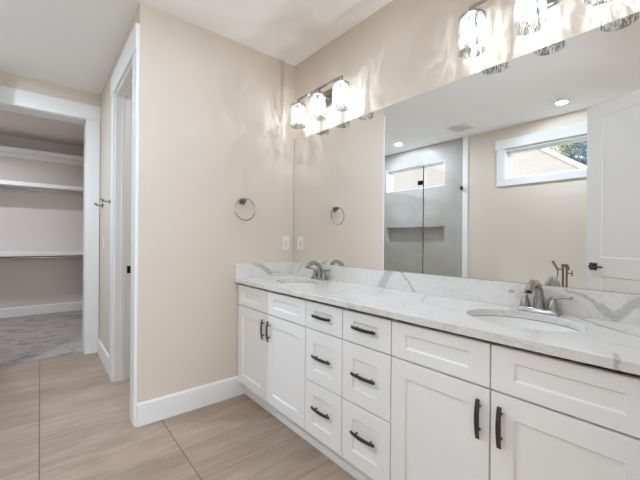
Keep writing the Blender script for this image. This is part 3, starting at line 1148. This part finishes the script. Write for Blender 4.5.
# ------------------------------------------------------------------ ceiling fittings
dl_labels = ['round white recessed light in the ceiling over the shower', 'round white recessed light in the ceiling over the tub', 'round white recessed light, unseen and added, in the ceiling above the walkway before the vanity']
for (x, y), lb in zip(DOWNLIGHTS, dl_labels):
    root = empty('recessed_light', (x, y, H), lb, 'recessed light', 'recessed ceiling lights')
    MB().rings([[(x + r * math.cos(2 * math.pi * q / 36), y + r * math.sin(2 * math.pi * q / 36), z) for q in range(36)]
                for r, z in ((0.082, H - 0.0006), (0.082, H - 0.003), (0.076, H - 0.006), (0.054, H - 0.0075), (0.052, H - 0.0006))], cap=False, close=True).build('trim_ring', M_TRIM, root, smooth=True)
    MB().lathe([(0.0515, H - 0.0052), (0.0515, H - 0.0035)], (x, y, 0), 36).build('diffuser', M_LED, root)
root = empty('closet_light', (-3.3, -2.40, H), 'round white recessed light in the closet ceiling', 'recessed light')
MB().lathe([(0.09, H - 0.006), (0.09, H - 0.0006)], (-3.3, -2.40, 0), 36).build('trim_ring', M_TRIM, root)

vent = empty('ceiling_vent', (0.139, -2.64, H), 'square white exhaust fan grille in the ceiling by the shower', 'vent')
mb = MB()
vx, vy, s = 0.139, -2.64, 0.125
mb.box(vx - s, vx + s, vy - s, vy - s + 0.02, H - 0.014, H - 0.0006).box(vx - s, vx + s, vy + s - 0.02, vy + s, H - 0.014, H - 0.0006)
mb.box(vx - s, vx - s + 0.02, vy - s + 0.02, vy + s - 0.02, H - 0.014, H - 0.0006).box(vx + s - 0.02, vx + s, vy - s + 0.02, vy + s - 0.02, H - 0.014, H - 0.0006)
mb.build('frame', M_PLATE, vent, bevel=0.002)
mb = MB()
for i in range(9):
    yy = vy - s + 0.028 + i * 0.0228
    mb.box(vx - s + 0.02, vx + s - 0.02, yy, yy + 0.012, H - 0.012, H - 0.006)
mb.build('grille', M_PLATE, vent)
MB().box(vx - s + 0.02, vx + s - 0.02, vy - s + 0.02, vy + s - 0.02, H - 0.003, H - 0.0008).build('backing', M_SLOT, vent)

# ------------------------------------------------------------------ closet
def shelf(zt, label, drop=0.058):
    root = empty('closet_shelf', (-4.3, -1.9, zt), label, 'shelf', 'closet shelves')
    MB().box(-4.468, -4.145, -2.778, -1.152, zt - 0.020, zt).build('board', M_TRIM, root, bevel=0.001)
    MB().box(-4.160, -4.140, -2.778, -1.152, zt - drop, zt - 0.0005 + 0.001).build('edge_strip', M_TRIM, root, bevel=0.0015)
    MB().box(-4.468, -4.450, -2.778, -1.152, zt - 0.085, zt - 0.020).build('cleat', M_TRIM, root)


shelf(2.515, 'topmost white shelf in the closet, just under its ceiling')
shelf(2.030, 'middle white shelf in the closet with a rod beneath')
shelf(1.000, 'lowest white shelf in the closet with a rod beneath')


def rod(z, label):
    root = empty('closet_rod', (-4.2, -1.9, z), label, 'closet rod', 'closet hanging rods')
    MB().tube([(-4.20, -2.776, z), (-4.20, -1.154, z)], 0.016, 14).build('pole', M_NICKEL, root, smooth=True)
    for y in (-2.776, -1.160):
        MB().lathe([(0.026, y), (0.026, y + 0.006)], (-4.20, 0, z), 18, 'y').build('end_socket', M_DARKM, root)


rod(1.935, 'metal hanging rod under the middle closet shelf')
rod(0.915, 'metal hanging rod under the lowest closet shelf')

# ------------------------------------------------------------------ shower enclosure
GX, GY, GT, GZ0 = -0.05, -2.078, 2.172, 0.10
cu = MB().box(-1.60, 0.0, GY - 0.055, GY + 0.055, 0, 0.09).box(GX - 0.05, GX + 0.05, YS + 0.013, GY - 0.055, 0, 0.09)
struct('trim_5', cu, M_TILE, 'low grey tiled curb under the shower glass', 0.003, 'curb')
pn = empty('shower_panel', (GX, -2.58, GZ0), 'fixed clear glass side panel of the shower by the white strip', 'glass panel')
MB().box(GX - 0.005, GX + 0.005, YS + 0.014, GY - 0.006, GZ0, GT).build('glass_sheet', M_SHGLASS, pn)
MB().box(GX - 0.006, GX + 0.006, GY - 0.0055, GY - 0.0005, GZ0, GT).build('edge_seal', M_EDGE, pn)
for z0 in (1.968, 0.40):
    tag(MB().box(GX - 0.012, GX + 0.012, YS + 0.0125, YS + 0.055, z0, z0 + 0.05).build('wall_clamp', M_BLACKM, pn, bevel=0.002), 'black glass clamp')
dr = empty('shower_door', (-0.5, GY, GZ0), 'clear frameless glass front of the shower', 'glass door')
MB().box(-1.60, GX - 0.010, GY - 0.005, GY + 0.005, GZ0, GT).build('glass_sheet', M_SHGLASS, dr)
for z0 in (1.935, 0.40):
    tag(MB().box(GX - 0.075, GX - 0.012, GY - 0.012, GY + 0.012, z0, z0 + 0.055).build('hinge_clamp', M_BLACKM, dr, bevel=0.002), 'black glass clamp')

# ------------------------------------------------------------------ tub and filler
def stadium(cx, cy, hx, hy, z, n=48):
    pts = []
    for k in range(n):
        a = 2 * math.pi * k / n
        c, s = math.cos(a), math.sin(a)
        e = 2 / 3.0
        pts.append((cx + hx * math.copysign(abs(c) ** e, c), cy + hy * math.copysign(abs(s) ** e, s), z))
    return pts


tub = empty('bathtub', (1.10, -2.72, 0), 'white freestanding bathtub below the high window', 'bathtub')
mb = MB()
cx, cy = 1.10, -2.72
mb.rings([stadium(cx, cy, a, b_, z) for a, b_, z in (
    (0.64, 0.25, 0.0005), (0.67, 0.275, 0.03), (0.71, 0.300, 0.25), (0.76, 0.335, 0.54), (0.775, 0.348, 0.575), (0.77, 0.345, 0.585), (0.745, 0.322, 0.585), (0.735, 0.312, 0.575),
    (0.70, 0.285, 0.40), (0.64, 0.24, 0.20), (0.55, 0.19, 0.145), (0.20, 0.08, 0.135))])
mb.build('tub_shell', M_CERAM, tub, smooth=True)
MB().lathe([(0.03, 0.1355), (0.03, 0.139), (0.022, 0.140)], (cx, cy, 0), 20).build('drain', M_NICKEL, tub)
tf = empty('tub_filler', (1.41, -2.30, 0), 'dark nickel floor-standing tub filler with a hand shower beside the tub', 'tub filler')
fx, fy = 1.41, -2.30
mb = MB()
mb.lathe([(0.035, 0.0006), (0.035, 0.010), (0.014, 0.014)], (fx - 0.012, fy, 0), 20).lathe([(0.035, 0.0006), (0.035, 0.010), (0.014, 0.014)], (fx + 0.068 - 0.06, fy + 0.0, 0), 20)
mb.tube([(fx - 0.010, fy, 0.012), (fx - 0.010, fy, 0.985)], 0.0105, 12)
mb.tube([(fx + 0.022, fy, 0.30), (fx + 0.022, fy, 0.990)], 0.0095, 12)
mb.box(fx - 0.02, fx + 0.032, fy - 0.014, fy + 0.014, 0.965, 0.993)
mb.box(fx - 0.02, fx + 0.032, fy - 0.012, fy + 0.012, 0.29, 0.315)
mb.build('column', M_FILLER, tf, smooth=True)
mb = MB().tube([(fx + 0.006, fy, 0.972), (fx + 0.002, fy - 0.06, 0.974), (fx - 0.008, fy - 0.15, 0.968), (fx - 0.014, fy - 0.195, 0.952), (fx - 0.016, fy - 0.205, 0.930)], 0.0115, 12)
mb.build('spout', M_FILLER, tf, smooth=True)
mb = MB().tube([(fx + 0.028, fy, 0.905), (fx + 0.072, fy, 0.905)], 0.007, 10).tube([(fx + 0.066, fy, 0.877), (fx + 0.066, fy, 0.934)], 0.0062, 10)
mb.tube([(fx + 0.028, fy, 0.94), (fx + 0.045, fy, 0.94)], 0.008, 10)
mb.build('handle', M_FILLER, tf, smooth=True)
hs = MB().tube([(fx - 0.050, fy + 0.002, 0.925), (fx - 0.062, fy + 0.002, 0.955), (fx - 0.098, fy + 0.002, 1.018)], [0.0085, 0.010, 0.0135], 12)
hs.tube([(fx - 0.015, fy, 0.94), (fx - 0.052, fy + 0.002, 0.945)], 0.007, 10)
hs.build('hand_shower', M_FILLER, tf, smooth=True)
hp = [(fx - 0.050, fy + 0.002, 0.925), (fx - 0.058, fy + 0.004, 0.86), (fx - 0.062, fy + 0.008, 0.70), (fx - 0.060, fy + 0.010, 0.45), (fx - 0.045, fy + 0.01, 0.25), (fx - 0.020, fy + 0.01, 0.20), (fx - 0.006, fy + 0.008, 0.27), (fx - 0.004, fy + 0.004, 0.36), (fx - 0.004, fy, 0.40)]
MB().tube(hp, 0.0055, 8).build('hose', M_FILLER, tf, smooth=True)

# ------------------------------------------------------------------ outdoors
lw_ = MB().box(-14, 14, -26, -3.4, -0.5, -0.45).build('ground', M_LAWN)
tag(lw_, 'grassy ground outside the windows', 'lawn', kind='structure')
ze, zr = 2.7, 5.2
E0, RG = (0.60, -8.0), (-2.76, -11.57)
nh = empty('neighbour_house', (-5, -11.5, -0.45), 'pale neighbouring house with a hipped shingle roof outside the window', 'house')
W_ = 15
xl = E0[0] - W_
MB().box(xl + 0.5, E0[0] - 0.5, -14.6, -8.5, -0.45, 2.62).build('walls', M_SIDING, nh)
mb = MB()
bm = mb.bm
V = [bm.verts.new(p) for p in ((E0[0], -8, ze), (E0[0], -15.14, ze), (xl, -15.14, ze), (xl, -8, ze), (RG[0], RG[1], zr), (xl + 3.36, RG[1], zr))]
for f in ((0, 4, 5, 3), (0, 1, 4), (1, 2, 5, 4), (2, 3, 5), (0, 3, 2, 1)):
    bm.faces.new([V[i] for i in f])
mb.build('roof', M_ROOF, nh)
mb = MB()
mb.tube([(E0[0] + 0.02, -7.98, ze + 0.03), (RG[0], RG[1], zr + 0.06)], 0.06, 6)
mb.box(xl, E0[0], -8.03, -7.97, ze - 0.16, ze + 0.02)
mb.build('fascia', M_FASCIA, nh)


def tree(x, y, h, rc, mat, seed, label):
    rnd = random.Random(seed)
    root = empty('tree', (x, y, -0.45), label, 'tree', 'trees behind the neighbouring roof')
    mb = MB().tube([(x, y, -0.45), (x + 0.1, y, h * 0.45), (x, y, h * 0.8)], [0.22, 0.15, 0.06], 10)
    for k in range(7):
        a = k * 0.9
        z0 = h * (0.35 + 0.06 * k)
        mb.tube([(x, y, z0), (x + rc * 0.7 * math.cos(a), y + rc * 0.7 * math.sin(a), z0 + rc * 0.6)], [0.06, 0.02], 6)
    mb.build('trunk', M_BARK, root, smooth=True)
    mb = MB()
    bm = mb.bm
    blobs = [(x + rnd.uniform(-.6, .6) * rc, y + rnd.uniform(-.6, .6) * rc, h * 0.72 + rnd.uniform(-.75, .75) * rc, rc * rnd.uniform(.28, .5)) for _ in range(16)]
    for i in range(2000):
        bx, by, bz, br_ = rnd.choice(blobs)
        d = Vector((rnd.gauss(0, 1), rnd.gauss(0, 1), rnd.gauss(0, 1))).normalized() * br_ * rnd.uniform(.55, 1.05)
        p = Vector((bx, by, bz)) + d
        u = Vector((rnd.gauss(0, 1), rnd.gauss(0, 1), rnd.gauss(0, 1))).normalized()
        w = u.orthogonal().normalized()
        s = rnd.uniform(.05, .11)
        bm.faces.new([bm.verts.new(p + q) for q in (u * s, w * s * .5, -u * s, -w * s * .5)])
    mb.build('crown', mat, root, recalc=False)


tree(-3.2, -20.2, 8.3, 1.5, M_LEAF_A, 3, 'sunlit yellow-green tree behind the neighbouring roof')
tree(-1.35, -16.6, 6.9, 1.1, M_LEAF_B, 5, 'darker blue-green tree beside the yellow-green one')
